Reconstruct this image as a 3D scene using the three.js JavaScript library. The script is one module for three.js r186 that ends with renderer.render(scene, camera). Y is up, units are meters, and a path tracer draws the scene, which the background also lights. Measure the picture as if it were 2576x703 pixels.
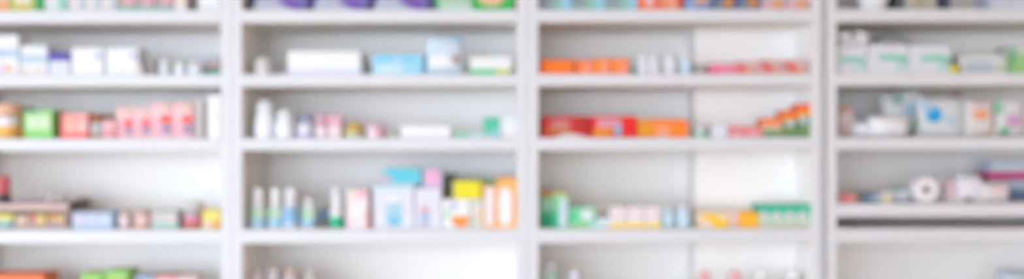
import * as THREE from 'three';
import { RoundedBoxGeometry } from 'three/addons/geometries/RoundedBoxGeometry.js';
import { mergeGeometries } from 'three/addons/utils/BufferGeometryUtils.js';
import { RectAreaLightUniformsLib } from 'three/addons/lights/RectAreaLightUniformsLib.js';

// ---------------------------------------------------------------- camera, sky, light, exposure
const scene = new THREE.Scene();
const EYE = 1.45, FAR = 3.0, S = 0.0012, CX = 1288, CY = 351.5;          // one photo pixel is 1.2 mm on the plane of the shelf fronts
const camera = new THREE.PerspectiveCamera(2 * Math.atan(CY * S / FAR) * 180 / Math.PI, 2576 / 703, 0.05, 80);
camera.position.set(0, EYE, FAR);
camera.rotation.set(0, 0, -0.0016);
camera.focus = 1.2;                                                      // the lens is focused well in front of the shelves
camera.userData.fStop = 1.75;
scene.add(camera);

scene.background = new THREE.Color(0.77, 0.89, 1.05);                     // overcast sky
scene.backgroundIntensity = 3.0;
RectAreaLightUniformsLib.init();
const PANEL_POWER = 0.6;                                                 // ceiling panels

const renderer = new THREE.WebGLRenderer({ antialias: true });
renderer.toneMapping = THREE.LinearToneMapping;
renderer.toneMappingExposure = 3.2;
renderer.shadowMap.enabled = true;

// ---------------------------------------------------------------- helpers
const X = (px, z = 0) => (px - CX) * S * (FAR + z) / FAR;                // pixel column -> metres, at z metres behind the shelf fronts
const Y = (py, z = 0) => EYE - (py - CY) * S * (FAR + z) / FAR;
let seed = 7;
const rnd = () => { seed = (seed * 16807) % 2147483647; return seed / 2147483647; };
const mats = new Map();
function mat(color, rough = 0.5, extra) {
  const key = color + '/' + rough + JSON.stringify(extra ?? '');
  if (!mats.has(key)) mats.set(key, extra ? new THREE.MeshPhysicalMaterial({ color, roughness: rough, ...extra }) : new THREE.MeshStandardMaterial({ color, roughness: rough }));
  return mats.get(key);
}
const INK = 0.86;                                                         // printed card and plastic reflect a little less than their colour on a screen
function ink(color, rough = 0.5, extra) {
  const m = mat(color, rough, { ...extra, ior: 1.45 });
  if (!m.userData.inked) { m.color.multiplyScalar(INK); m.userData.inked = true; }
  return m;
}
const taken = new Map();
function numbered(name) {
  const n = taken.get(name) ?? 0;
  taken.set(name, n + 1);
  return n ? name + '_' + String(n).padStart(3, '0') : name;
}
function mesh(name, geometry, material, parent) {
  const m = new THREE.Mesh(geometry, material);
  m.name = name; m.castShadow = m.receiveShadow = true;
  parent.add(m);
  return m;
}
function thing(name, label, category, x, y, z, group) {
  const g = new THREE.Group();
  g.name = numbered(name);
  g.position.set(x, y, z);
  g.userData = { label, category };
  if (group) g.userData.group = group;
  scene.add(g);
  return g;
}
function copy(proto, label, px, dz = proto.userData.dz) {
  const c = proto.clone();
  c.name = numbered(proto.name.replace(/_\d+$/, ''));
  c.userData = { ...proto.userData, label };
  c.position.x = X(px, dz);
  scene.add(c);
  return c;
}
const geos = new Map();
const cached = (key, make) => { if (!geos.has(key)) geos.set(key, make()); return geos.get(key); };
const rbox = (w, h, d, r = 0.0015, seg = 1) => cached('b' + [w, h, d, r, seg].map((v) => v.toFixed(5)), () => new RoundedBoxGeometry(w, h, d, seg, Math.min(r, w / 2.1, h / 2.1, d / 2.1)));
function boxGeo(x0, x1, y0, y1, z0, z1, r = 0.002) {
  return rbox(x1 - x0, y1 - y0, z1 - z0, r, 1).clone().translate((x0 + x1) / 2, (y0 + y1) / 2, (z0 + z1) / 2);
}
function struct(name, geometry, material) {
  const m = mesh(name, geometry, material, scene);
  m.userData.kind = 'structure';
  return m;
}

// ---------------------------------------------------------------- the room (mostly behind the camera; it lets the daylight in)
const RX0 = -4.8, RX1 = 3.4, RZ0 = -0.37, RZ1 = 7.0, RH = 2.85, T = 0.15;
const wallMat = mat('#d9d3ca', 0.85), floorMat = mat('#9c7449', 0.55), ceilMat = mat('#d3cec7', 0.9), frameMat = mat('#d9dbdc', 0.4);
function slab(w, h, holes, t) {
  const s = new THREE.Shape([new THREE.Vector2(0, 0), new THREE.Vector2(w, 0), new THREE.Vector2(w, h), new THREE.Vector2(0, h)]);
  for (const [a, b, c, d] of holes) s.holes.push(new THREE.Path([new THREE.Vector2(a, b), new THREE.Vector2(a, d), new THREE.Vector2(c, d), new THREE.Vector2(c, b)]));
  return new THREE.ExtrudeGeometry(s, { depth: t, bevelEnabled: false });
}
struct('floor', boxGeo(RX0 - T, RX1 + T, -0.12, 0, RZ0 - T, RZ1 + T, 0.001), floorMat);
struct('ceiling', boxGeo(RX0 - T, RX1 + T, RH, RH + 0.12, RZ0 - T, RZ1 + T, 0.001), ceilMat);
struct('wall_back', boxGeo(RX0 - T, RX1 + T, 0, RH, RZ0 - T, RZ0, 0.001), wallMat);
struct('wall_right', boxGeo(RX1, RX1 + T, 0, RH, RZ0, RZ1, 0.001), mat('#f8e2ca', 0.85));
// shop windows: most of the left wall, and the wall behind the camera on that side
const LW = [1.5, 0.15, 6.7, 2.6], FW = [0.3, 0.15, 5.6, 2.6];                                          // along the wall, height, along the wall, height
{
  const g = slab(RZ1 - RZ0, RH, [[LW[0] - RZ0, LW[1], LW[2] - RZ0, LW[3]]], T).rotateY(-Math.PI / 2).translate(RX0, 0, RZ0);
  struct('wall_left', g, wallMat);
  const f = slab(RX1 - RX0 + 2 * T, RH, [[FW[0] + T, FW[1], FW[2] + T, FW[3]]], T).translate(RX0 - T, 0, RZ1);
  struct('wall_front', f, wallMat);
}
const paneMat = new THREE.MeshPhysicalMaterial({ color: '#ffffff', roughness: 0.02, transmission: 1, thickness: 0, ior: 1.5 });
function shopWindow(name, w, h, n, place) {
  const g = new THREE.Group(); g.name = name; g.userData.kind = 'structure'; scene.add(g);
  const bars = [boxGeo(0, w, 0, 0.05, 0.04, 0.1), boxGeo(0, w, h - 0.05, h, 0.04, 0.1)];
  for (let i = 0; i <= n; i++) { const x = Math.min(Math.max(i * w / n - 0.025, 0), w - 0.05); bars.push(boxGeo(x, x + 0.05, 0.05, h - 0.05, 0.04, 0.1)); }
  mesh('window_frame', mergeGeometries(bars), frameMat, g);
  for (let i = 0; i < n; i++) mesh('pane', new THREE.BoxGeometry(w / n - 0.05, h - 0.1, 0.006).translate((i + 0.5) * w / n, h / 2, 0.07), paneMat, g);
  place(g);
}
shopWindow('window_1', LW[2] - LW[0], LW[3] - LW[1], 3, (g) => { g.rotation.y = -Math.PI / 2; g.position.set(RX0, LW[1], LW[0]); });
shopWindow('window_2', FW[2] - FW[0], FW[3] - FW[1], 3, (g) => g.position.set(RX0 + FW[0], FW[1], RZ1));
struct('pavement', boxGeo(-30, 30, -0.3, -0.13, -20, 40, 0.001), mat('#d8d5cf', 0.9));

// ceiling light panels
const glow = new THREE.MeshStandardMaterial({ color: '#ffffff', roughness: 0.6, emissive: '#fff0e4', emissiveIntensity: 1.5 });
const lightSpots = [[-1.2, 2.6, 'ceiling light panel nearest the shelves on the window side'], [1.9, 2.6, 'ceiling light panel nearest the shelves on the far side from the window'],
  [-1.6, 5.6, 'ceiling light panel by the street door on the window side'], [1.4, 5.6, 'ceiling light panel by the street door far from the window']];
for (const [x, z, label] of lightSpots) {
  const t = thing('ceiling_light', label, 'light', x, RH, z, 'ceiling light panels');
  const fr = [boxGeo(-0.62, 0.62, -0.03, 0, 0.3, 0.32), boxGeo(-0.62, 0.62, -0.03, 0, -0.32, -0.3), boxGeo(-0.62, -0.6, -0.03, 0, -0.3, 0.3), boxGeo(0.6, 0.62, -0.03, 0, -0.3, 0.3)];
  mesh('frame', mergeGeometries(fr), frameMat, t);
  mesh('diffuser', boxGeo(-0.6, 0.6, -0.02, -0.004, -0.3, 0.3), glow, t);
  const l = new THREE.RectAreaLight('#fff0e4', PANEL_POWER, 1.2, 0.6);
  l.name = 'panel_light'; l.position.set(0, -0.035, 0); l.rotation.x = -Math.PI / 2;
  t.add(l);
}

// ---------------------------------------------------------------- shelving units
const LEVEL = { top: [-142, 31], A: [25, 31], B: [187, 30], C: [348, 30], D: [578, 34], E: [765, 34], F: [1010, 34], G: [1250, 34], H: [515, 32] };   // shelf top in photo pixels, thickness
const shelfY = (row) => Y(LEVEL[row][0]), restY = (row) => shelfY(row) + 0.0008;
const laminate = mat('#f4f0ec', 0.5), greyedWhite = mat('#cfd1d5', 0.45);  // front colour darkened because the fronts catch more light than the backs
const DEPTH = 0.34, UNIT_TOP = 2.32;
function unit(label, L, l, r, R, rows, casing) {                          // outer left, inner left, inner right, outer right pixel columns
  const x0 = X(L), x1 = X(l), x2 = X(r), x3 = X(R), cx = (x0 + x3) / 2;
  const t = thing('shelving_unit', label, 'shelf', cx, 0, 0, undefined);
  const add = (name, g) => mesh(name, g.translate(-cx, 0, 0), laminate, t);
  const E = 0.0015;                                                      // added strip on every board front, greyed to offset the stronger light there
  const band = (a, b, c, d, part) => mesh('greyed_front', boxGeo(a, b, c, d, -E, 0, 0.0007).translate(-cx, 0, 0), greyedWhite, part);
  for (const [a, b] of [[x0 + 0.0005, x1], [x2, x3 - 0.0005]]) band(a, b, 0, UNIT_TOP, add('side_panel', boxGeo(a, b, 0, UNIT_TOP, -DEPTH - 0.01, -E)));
  add('top_panel', boxGeo(x1, x2, UNIT_TOP - 0.03, UNIT_TOP, -DEPTH - 0.01, 0));
  add('plinth', boxGeo(x1, x2, 0, 0.09, -0.05, -0.03));
  const xb = casing ? X(casing, 0.2) : x2;
  add('back_panel', boxGeo(x1, xb, 0, UNIT_TOP - 0.03, -DEPTH - 0.01, -DEPTH, 0.001));
  if (casing) add('column_casing', boxGeo(xb, x2, 0, UNIT_TOP - 0.03, -DEPTH - 0.01, -0.2, 0.001));
  for (const row of rows) {
    const yt = shelfY(row), yb = yt - LEVEL[row][1] * S;
    let board;
    if (casing) {
      const s = new THREE.Shape([[x1, E], [x2, E], [x2, 0.2], [xb, 0.2], [xb, DEPTH], [x1, DEPTH]].map(([a, b]) => new THREE.Vector2(a, b)));
      board = new THREE.ExtrudeGeometry(s, { depth: yt - yb, bevelEnabled: false }).rotateX(-Math.PI / 2).translate(0, yb, 0);
    } else board = boxGeo(x1, x2, yb, yt, -DEPTH, -E);
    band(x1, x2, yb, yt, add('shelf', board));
  }
  return t;
}
const COMMON = ['top', 'A', 'B', 'C', 'D', 'E', 'F', 'G'];
unit('white open shelving unit at the left edge, pink cartons on its middle shelf', -163, -136, 556, 582, COMMON);
unit('white open shelving unit with purple cartons on its top shelf', 582, 608, 1300, 1327, COMMON);
unit('white open shelving unit with red and orange cartons and a boxed-in column', 1327, 1354, 2045, 2066, COMMON, 1748);
unit('white open shelving unit at the right edge with two close boards near the bottom', 2085, 2105, 2797, 2822, ['top', 'A', 'B', 'C', 'H', 'D', 'E', 'F', 'G']);
struct('trim_1', boxGeo(X(2066), X(2085), 0, UNIT_TOP, -0.06, -0.035), greyedWhite);

// ---------------------------------------------------------------- goods: cartons
const CARD = 0.55;
function decorate(t, w, h, d, shapes) {
  const e = 0.0006;
  for (const s of shapes) {
    const [k] = s;
    if (k === 'b') {                                                     // band printed right round
      const [, v0, v1, c, n = 'printed_band'] = s, a = v0 <= 0 ? 0.0002 : v0 * h, b = v1 >= 1 ? h + e * 0.5 : v1 * h;
      mesh(n, rbox(w + 2 * e, b - a, d + 2 * e, 0.0012), ink(c, CARD), t).position.set(0, (a + b) / 2, -d / 2);
    } else if (k === 'r') {
      const [, u0, v0, u1, v1, c, n = 'printed_panel'] = s;
      mesh(n, rbox((u1 - u0) * w, (v1 - v0) * h, 0.003, 0.0004), ink(c, CARD), t).position.set(((u0 + u1) / 2 - 0.5) * w, (v0 + v1) / 2 * h, -0.0015 + e * (1.5 + rnd() * 0.5));
    } else if (k === 'e') {
      const [, u0, v0, u1, v1, c, n = 'printed_emblem'] = s;
      const g = cached('disc', () => new THREE.CylinderGeometry(0.5, 0.5, 0.003, 28).rotateX(Math.PI / 2));
      const m = mesh(n, g, ink(c, CARD), t);
      m.scale.set((u1 - u0) * w, (v1 - v0) * h, 1);
      m.position.set(((u0 + u1) / 2 - 0.5) * w, (v0 + v1) / 2 * h, -0.0015 + e * (2.2 + rnd() * 0.5));
    } else if (k === 'p') {
      const [, pts, c, n = 'printed_swoosh'] = s;
      const sh = new THREE.Shape(); const v = pts.map(([a, b]) => new THREE.Vector2((a - 0.5) * w, b * h));
      sh.moveTo(v[0].x, v[0].y); v.slice(1).forEach((q) => sh.lineTo(q.x, q.y));
      mesh(n, new THREE.ExtrudeGeometry(sh, { depth: 0.003, bevelEnabled: false }), ink(c, CARD), t).position.z = -0.003 + e * (2.6 + rnd() * 0.5);
    }
  }
}
// row, left and right pixel column and top pixel row as seen, then o: z (metres behind the shelf front), d (depth), c (card colour), s (print), on (height it stands on)
function carton(row, x0, x1, top, label, o) {
  const z = o.z ?? 0.03, w = (x1 - x0) * S * (FAR + z) / FAR, base = o.on ?? restY(row), h = o.h ?? Y(top, z) - base, d = o.d ?? 0.08;
  const t = thing(o.name ?? 'medicine_carton', label, o.cat ?? 'box', X((x0 + x1) / 2, z), base, -z, o.group);
  t.userData.dz = z;
  mesh('carton_body', rbox(w, h, d, o.r ?? 0.0018), ink(o.c, CARD), t).position.set(0, h / 2, -d / 2);
  if (o.flap !== 0) mesh('tuck_flap', rbox(w * 0.96, 0.0012, d * 0.9, 0.0004), ink(o.flap ?? o.c, CARD), t).position.set(0, h + 0.0004, -d / 2);
  decorate(t, w, h, d, o.s ?? []);
  if (o.turn) t.rotation.y = o.turn;
  t.userData.topY = base + h;
  return t;
}

// ---------------------------------------------------------------- goods: bottles, jars, tubes
const V2 = (x, y) => new THREE.Vector2(Math.max(x, 0), y);
function lathe(points, oval = 1, p0 = 0, pl = Math.PI * 2, seg = 28) {
  const g = new THREE.LatheGeometry(points, seg, p0, pl);
  return oval === 1 ? g : g.scale(1, 1, oval);
}
const ease = (t) => t * t * (3 - 2 * t);
// o: c body colour, cap colour, ch cap share of height, cr cap radius share, nr neck radius share, sh shoulder start (share of body), base radius share, labels [[v0, v1, colour, from, to] in shares of body and turns about the front]
function bottle(row, x0, x1, top, label, o) {
  const z = o.z ?? 0.035, r = (x1 - x0) * S * (FAR + z) / FAR / 2, base = o.on ?? restY(row), h = Y(top, z) - base, oval = o.oval ?? 1;
  const t = thing(o.name ?? 'medicine_bottle', label, o.cat ?? 'bottle', X((x0 + x1) / 2, z), base, -z - r * oval, o.group);
  t.userData.dz = z;
  const ch = (o.ch ?? 0.22) * h, hb = h - ch, nr = r * (o.nr ?? 0.55), cr = r * (o.cr ?? 0.62), sh = o.sh ?? 0.78, br = o.base ?? 1, gl = o.rough ?? 0.38;
  const body = [V2(0, 0), V2(r * br * 0.9, 0), V2(r * br, Math.min(0.004, h * 0.08))];
  const rad = (y) => r * (br + (1 - br) * Math.min(1, y / (hb * sh)));
  for (let i = 1; i <= 4; i++) body.push(V2(rad(hb * sh * i / 4), Math.max(hb * sh * i / 4, 0.005)));
  for (let i = 1; i <= 6; i++) body.push(V2(r + (nr - r) * ease(i / 6), hb * (sh + (0.97 - sh) * i / 6)));
  body.push(V2(nr, hb * 1.001), V2(0, hb * 1.001));
  mesh(o.part ?? 'bottle_body', lathe(body, oval), o.bodyMat ?? ink(o.c, gl), t);
  const q = Math.min(cr * 0.35, ch * 0.35), dome = o.dome ? 1 : 0;
  const cap = [V2(0, hb - 0.0005), V2(cr, hb - 0.0005)];
  if (dome) for (let i = 0; i <= 8; i++) { const a = i / 8 * Math.PI / 2; cap.push(V2(cr * Math.pow(Math.cos(a), 0.8), hb + ch * (0.25 + 0.75 * Math.sin(a)))); }
  else { const ct = o.ct ?? 1; cap.push(V2(cr * (1 + (ct - 1) * 0.9), h - q), V2(cr * ct * 0.97, h - q * 0.35), V2(cr * ct - q, h), V2(0, h)); }
  const cm = mesh(o.capName ?? 'cap', lathe(cap, oval > 0.8 ? oval : oval * 1.1), ink(o.cap, gl), t);
  if (o.ring) mesh('cap_ring', lathe([V2(cr * 0.9, hb + 0.001), V2(cr + 0.001, hb + 0.001), V2(cr + 0.001, hb + 0.005), V2(cr * 0.9, hb + 0.005)], oval), ink(o.ring, gl), cm);
  for (const [v0, v1, c, a0 = -0.3, a1 = 0.3, n = 'label'] of o.labels ?? []) {
    const y0 = v0 * hb, y1 = v1 * hb, ro = (y) => rad(y) + 0.0006, p0 = a0 * 2 * Math.PI, pl = (a1 - a0) * 2 * Math.PI;
    mesh(n, lathe([V2(ro(y0) - 0.001, y0), V2(ro(y0), y0), V2(ro((y0 + y1) / 2), (y0 + y1) / 2), V2(ro(y1), y1), V2(ro(y1) - 0.001, y1)], oval, p0, pl, 20), ink(c, 0.5), t);
  }
  if (o.spout) mesh('spray_spout', rbox(r * 0.5, r * 0.4, r * 1.1, 0.002), ink(o.cap, gl), t).position.set(0, h - ch * 0.25, cr * 0.9);
  if (o.tilt) t.rotation.z = o.tilt;
  t.userData.topY = base + h;
  return t;
}

// ---------------------------------------------------------------- goods: soft packs and bags
function pillow(w, h, d, n = 20, lump = 0, sx = 3, sy = 3, sd = 1) {
  const front = (u, v) => {                                              // u, v in -1..1
    const e = Math.pow(Math.max(0, 1 - Math.pow(Math.abs(u), sx)), 0.5) * Math.pow(Math.max(0, 1 - Math.pow(Math.abs(v), sy)), 0.5);
    const f = lump * e * (Math.sin(u * 5.1 + sd) * Math.cos(v * 4.3 + sd * 2) * 0.6 + Math.sin((u + v) * 8.7 + sd * 3) * 0.4);
    return e * d / 2 + f;
  };
  const pos = [], idx = [];
  for (const side of [1, -1]) {
    const o = pos.length / 3;
    for (let j = 0; j <= n; j++) for (let i = 0; i <= n; i++) {
      const u = -1 + 2 * i / n, v = -1 + 2 * j / n;
      const pinch = 1 - 0.05 * (1 - Math.pow(Math.abs(v), 2)) * 0, wav = 1 + lump * 6 * Math.sin(v * 6 + sd) * 0.5;
      pos.push(u * w / 2 * pinch * wav, (v + 1) / 2 * h, side * front(u, v));
    }
    for (let j = 0; j < n; j++) for (let i = 0; i < n; i++) {
      const a = o + j * (n + 1) + i, b = a + 1, c = a + n + 1, e = c + 1;
      side > 0 ? idx.push(a, b, e, a, e, c) : idx.push(a, e, b, a, c, e);
    }
  }
  const g = new THREE.BufferGeometry();
  g.setAttribute('position', new THREE.Float32BufferAttribute(pos, 3));
  g.setIndex(idx);
  g.computeVertexNormals();
  return { g, front };
}
function patchOn(front, w, h, u0, v0, u1, v1, square) {                    // a printed patch that follows the soft pack's front
  const pos = [], idx = [], R = 5, A = 28;
  const cu = u0 + u1 - 1, cv = v0 + v1 - 1, ru = u1 - u0, rv = v1 - v0;
  for (let k = 0; k <= R; k++) for (let a = 0; a < A; a++) {
    const t = a / A * 2 * Math.PI; let c = Math.cos(t), s = Math.sin(t);
    if (square) { const m = Math.pow(Math.pow(Math.abs(c), 6) + Math.pow(Math.abs(s), 6), 1 / 6); c /= m; s /= m; }
    const u = cu + ru * c * k / R, v = cv + rv * s * k / R;
    pos.push(u * w / 2, (v + 1) / 2 * h, front(u, v) + 0.0008);
  }
  for (let k = 0; k < R; k++) for (let a = 0; a < A; a++) { const p = k * A + a, q = k * A + (a + 1) % A; idx.push(p, p + A, q, q, p + A, q + A); }
  const g = new THREE.BufferGeometry();
  g.setAttribute('position', new THREE.Float32BufferAttribute(pos, 3));
  g.setIndex(idx);
  g.computeVertexNormals();
  return g;
}
let bagSeed = 1;
// s: [[u0, v0, u1, v1, colour, name, square]]
function pouch(row, x0, x1, top, label, o) {
  const z = o.z ?? 0.04, w = (x1 - x0) * S * (FAR + z) / FAR, base = o.on ?? restY(row), h = Y(top, z) - base, d = o.d ?? 0.06;
  const t = thing(o.name ?? 'soft_pack', label, o.cat ?? 'bag', X((x0 + x1) / 2, z), base, -z - d / 2, o.group);
  t.userData.dz = z;
  const p = pillow(w, h, d, 22, o.lump ?? 0.0015, o.sx ?? 4, o.sy ?? 4, bagSeed += 1.7);
  mesh('pack_body', p.g, o.m ?? ink(o.c, o.rough ?? 0.5), t);
  for (const [u0, v0, u1, v1, c, n = 'printed_patch', sq] of o.s ?? []) mesh(n, patchOn(p.front, w, h, u0, v0, u1, v1, sq), ink(c, 0.45), t);
  if (o.tilt) t.position.y += Math.sin(Math.abs(o.tilt)) * w * 0.53 + 0.001;
  if (o.seal) mesh('seal_strip', rbox(w * 0.94, h * 0.07, 0.002, 0.0006), ink(o.seal, 0.5), t).position.set(0, h * 0.965, 0);
  if (o.tilt) t.rotation.z = o.tilt;
  t.userData.topY = base + h;
  return t;
}

// ================================================================ left-hand unit
// ---- top shelf
carton('A', -22, 24, -78, 'peach carton at the left end of the top shelf', { c: '#e2b493', s: [['b', 0, 0.2, '#e3a568'], ['r', 0.1, 0.3, 0.7, 0.9, '#dcc3b4']] });
carton('A', 26, 89, -70, 'lime green carton with a cream window and mustard foot', { c: '#a9c24f', s: [['r', 0.17, 0.2, 0.83, 0.9, '#e0ddc6'], ['r', 0.22, 0.06, 0.8, 0.19, '#dcb659', 'printed_band']] });
carton('A', 90, 110, -74, 'narrow dark green carton on the top shelf', { c: '#2fa05e' });
carton('A', 113, 171, -66, 'pale grey carton with a teal strip down its right edge', { c: '#d9dddf', s: [['r', 0.62, 0.02, 0.93, 0.98, '#7fc7b0', 'printed_band'], ['r', 0.02, 0, 0.5, 0.1, '#c9cdcb']] });
{
  const o = { c: '#dcd5d6', s: [['r', 0.62, 0, 1, 1, '#c3d2da', 'printed_band'], ['e', 0.14, 0.08, 0.56, 0.26, '#e9dedd']], group: 'pale pink and blue cartons on the top shelf' };
  const p = carton('A', 174, 212, -60, 'pale pink and blue carton right beside the grey one with a teal strip', o);
  copy(p, 'middle one of three pale pink and blue cartons on the top shelf', 233); copy(p, 'pale pink and blue carton touching the teal and pink row', 273);
}
{
  const o = { c: '#b5a49b', s: [['b', 0, 0.13, '#79bdb4'], ['e', 0.42, 0.17, 0.98, 0.42, '#e2a9bd'], ['r', 0.06, 0.45, 0.94, 0.95, '#c5b9b1']], group: 'taupe cartons with teal feet on the top shelf' };
  const p = carton('A', 294, 340, -58, 'taupe carton with a teal foot and pink dot, leftmost of its row', o);
  copy(p, 'taupe carton with a teal foot and pink dot, middle of its row', 365); copy(p, 'taupe carton with a teal foot and pink dot, next to the cream carton', 413);
}
carton('A', 439, 468, -72, 'slim cream carton with a white foot on the top shelf', { c: '#ead9cb', s: [['b', 0, 0.15, '#e6e3e4']] });
carton('A', 499, 553, -80, 'large white carton at the right end of the top shelf', { c: '#eceef1', d: 0.12, s: [['r', 0.08, 0.02, 0.92, 0.11, '#d7dde6', 'printed_band']] });
// ---- second shelf
carton('B', -30, 47, 86, 'tall white carton with a pale blue band and an orange dot', { c: '#eef0f5', r: 0.006, s: [['b', 0.44, 0.66, '#b9cfe2'], ['e', 0.54, 0.06, 0.8, 0.28, '#e8b48e'], ['r', 0.36, 0, 0.46, 0.35, '#cdb9d6'], ['r', 0.3, 0.48, 0.5, 0.62, '#9fb8dd']] });
carton('B', 50, 120, 112, 'white carton with a blue band and two pale orange dots', { c: '#e6e9f1', r: 0.005, s: [['b', 0.42, 0.66, '#b7cddd'], ['e', 0.06, 0.05, 0.32, 0.24, '#e8c9b6'], ['e', 0.56, 0.05, 0.82, 0.24, '#e6d0b2']] });
carton('B', 123, 176, 130, 'small pale carton with a deep violet blue lid band', { c: '#d9dced', s: [['b', 0.64, 0.99, '#4a3ea8'], ['e', 0.1, 0.16, 0.46, 0.32, '#e8e9f6'], ['e', 0.54, 0.16, 0.9, 0.32, '#e8e9f6']] });
{
  const o = { c: '#eef0f3', s: [['e', 0.74, 0.54, 0.94, 0.86, '#bcbfe2'], ['b', 0, 0.13, '#dde1e3']], group: 'plain white cartons with a lilac mark' };
  const p = carton('B', 180, 261, 119, 'white carton with a lilac mark, the one next to the violet blue band', o);
  const q = copy(p, 'white carton with a lilac mark, the one next to the small white bottles', 307);
}
{
  const o = { c: '#eceff3', cap: '#f1f3f6', ch: 0.26, cr: 0.88, nr: 0.8, sh: 0.84, z: 0.05, group: 'small white bottles on the second shelf' };
  carton('B', 342, 360, 164, 'tiny greige box in front of a white carton', { c: '#cfc7c1', d: 0.04, z: 0.02 });
  const p = bottle('B', 366, 388, 150, 'slim greyish white bottle, first of the row beside the tiny greige box', { ...o, c: '#e3e1e4', cap: '#dedee1', z: 0.08, labels: [[0.1, 0.6, '#dfe3e3']] });
  bottle('B', 396, 427, 148, 'white bottle with a pale mint stripe, second of the row', { ...o, labels: [[0.12, 0.62, '#e4e9f2'], [0.1, 0.62, '#c4e0d5', -0.3, -0.14]] });
  bottle('B', 435, 465, 153, 'white bottle in the middle of the front row', { ...o, z: 0.02, labels: [[0.12, 0.66, '#e6edf8']] });
  bottle('B', 471, 503, 158, 'short bluish white bottle before the pink and teal cartons', { ...o, z: 0.02, ch: 0.18, labels: [[0.1, 0.7, '#e2f0fa']] });
}
{
  const p = carton('B', 478, 516, 141, 'small carton with a lilac top, pink dot and aqua foot', { z: 0.12, d: 0.1, c: '#d9ccd2', s: [['b', 0.76, 0.99, '#c3c6da'], ['e', 0.3, 0.42, 0.98, 0.72, '#e7a8c4'], ['b', 0, 0.36, '#b6dde0']] });
  carton('B', 516, 553, 141, 'small carton with a brown patch, pink dot and teal foot in the corner', { z: 0.12, d: 0.1, c: '#b5a49e', s: [['b', 0.76, 0.99, '#afc5cf'], ['e', 0.4, 0.42, 0.96, 0.74, '#d9a0ac'], ['b', 0, 0.38, '#72c3b0']] });
}
// ---- third shelf
bottle('C', -26, 38, 258, 'orange and white jar cut by the left edge of the photo', { name: 'tablet_jar', cat: 'jar', part: 'jar_body', c: '#e9e6ec', cap: '#f2c4a4', ch: 0.36, cr: 0.98, nr: 0.92, sh: 0.93, labels: [[0.03, 0.56, '#f4b45a', -0.5, 0.5]] });
carton('C', 40, 54, 268, 'narrow rust brown carton standing between the orange jar and the green carton', { c: '#a2683a', z: 0.06, d: 0.09, s: [['b', 0, 0.4, '#a8611f']] });
carton('C', 58, 132, 276, 'bright green carton with a pale panel, second item on the third shelf', { c: '#8fd273', d: 0.1, s: [['r', 0.12, 0.28, 0.94, 0.86, '#c6e3b2'], ['e', 0.16, 0.4, 0.42, 0.76, '#d8e9cd'], ['e', 0.58, 0.4, 0.84, 0.76, '#d6e8cd'], ['b', 0, 0.22, '#86d46c'], ['r', 0.06, 0.9, 0.5, 1, '#5fae86', 'printed_band'], ['r', 0, 0.02, 0.1, 0.3, '#8fa92c']] });
carton('C', 135, 149, 292, 'narrow olive carton in the gap between green and red cartons', { c: '#7d8a4d', z: 0.09, d: 0.08 });
carton('C', 152, 222, 284, 'salmon carton with a red foot and a cream dot', { c: '#f0a79d', s: [['b', 0, 0.2, '#f2686b'], ['r', 0, 0.2, 0.1, 1, '#dd5f58', 'printed_band'], ['e', 0.2, 0.3, 0.5, 0.62, '#f3bfa8'], ['e', 0.66, 0.36, 0.94, 0.66, '#f3d0cc']] });
bottle('C', 224, 254, 286, 'small white jar with a brown cap beside the salmon carton', { name: 'ointment_jar', cat: 'jar', part: 'jar_body', c: '#d5d3d2', cap: '#a8723f', ch: 0.32, cr: 0.98, nr: 0.86, sh: 0.9, labels: [[0.04, 0.3, '#b99a61', -0.5, 0.5], [0.4, 0.85, '#c5cbd6', -0.22, 0.22]] });
carton('C', 255, 290, 289, 'flat brown grey carton behind the shortest pink carton', { c: '#b59d8e', z: 0.14, d: 0.06 });
{
  const s = [['r', 0.56, 0.82, 0.98, 0.96, '#dcbfae'], ['r', 0.56, 0.12, 0.98, 0.4, '#9f90b2'], ['e', 0.5, 0.42, 1, 0.66, '#ff4a38'], ['r', 0.04, 0.06, 0.5, 0.55, '#f4b5c2']];
  carton('C', 256, 290, 302, 'shortest pink carton of the stepped pink row', { c: '#ecb8c0', z: 0.02, d: 0.07, s: [['r', 0.1, 0.1, 0.4, 0.5, '#d9a3b4'], ['r', 0.5, 0.06, 0.95, 0.5, '#e68f95'], ['r', 0.55, 0.08, 0.9, 0.3, '#c99fae']] });
  const g = 'pink cartons with a red oval';
  const p = carton('C', 291, 334, 270, 'medium pink carton with a red oval, left of the two medium ones', { c: '#f1c5c6', s: s.map((e) => e[0] === 'e' ? ['e', 0.5, 0.36, 1, 0.64, '#f4625a'] : e), group: g });
  copy(p, 'medium pink carton with a red oval, touching the tall pink pair', 356);
  const q = carton('C', 378, 430, 258, 'tall pink carton with a red oval, left one of the tall pair', { c: '#f4c8ce', s, d: 0.09, group: g });
  copy(q, 'tall pink carton with a red oval, beside the white carton', 458);
}
carton('C', 487, 509, 252, 'slim off-white carton right of the tall pink cartons', { c: '#e6e3e3', z: 0.05 });
carton('C', 510, 519, 252, 'very narrow straw coloured carton on edge', { c: '#d8d1b7', z: 0.08, s: [['b', 0.05, 0.5, '#dcc6a0']] });
carton('C', 521, 554, 240, 'tall plain white carton against the right side of the left unit', { c: '#f1f0ee', d: 0.14, s: [['r', 0.2, 0.25, 0.8, 0.6, '#f3ebe6']] });
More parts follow.
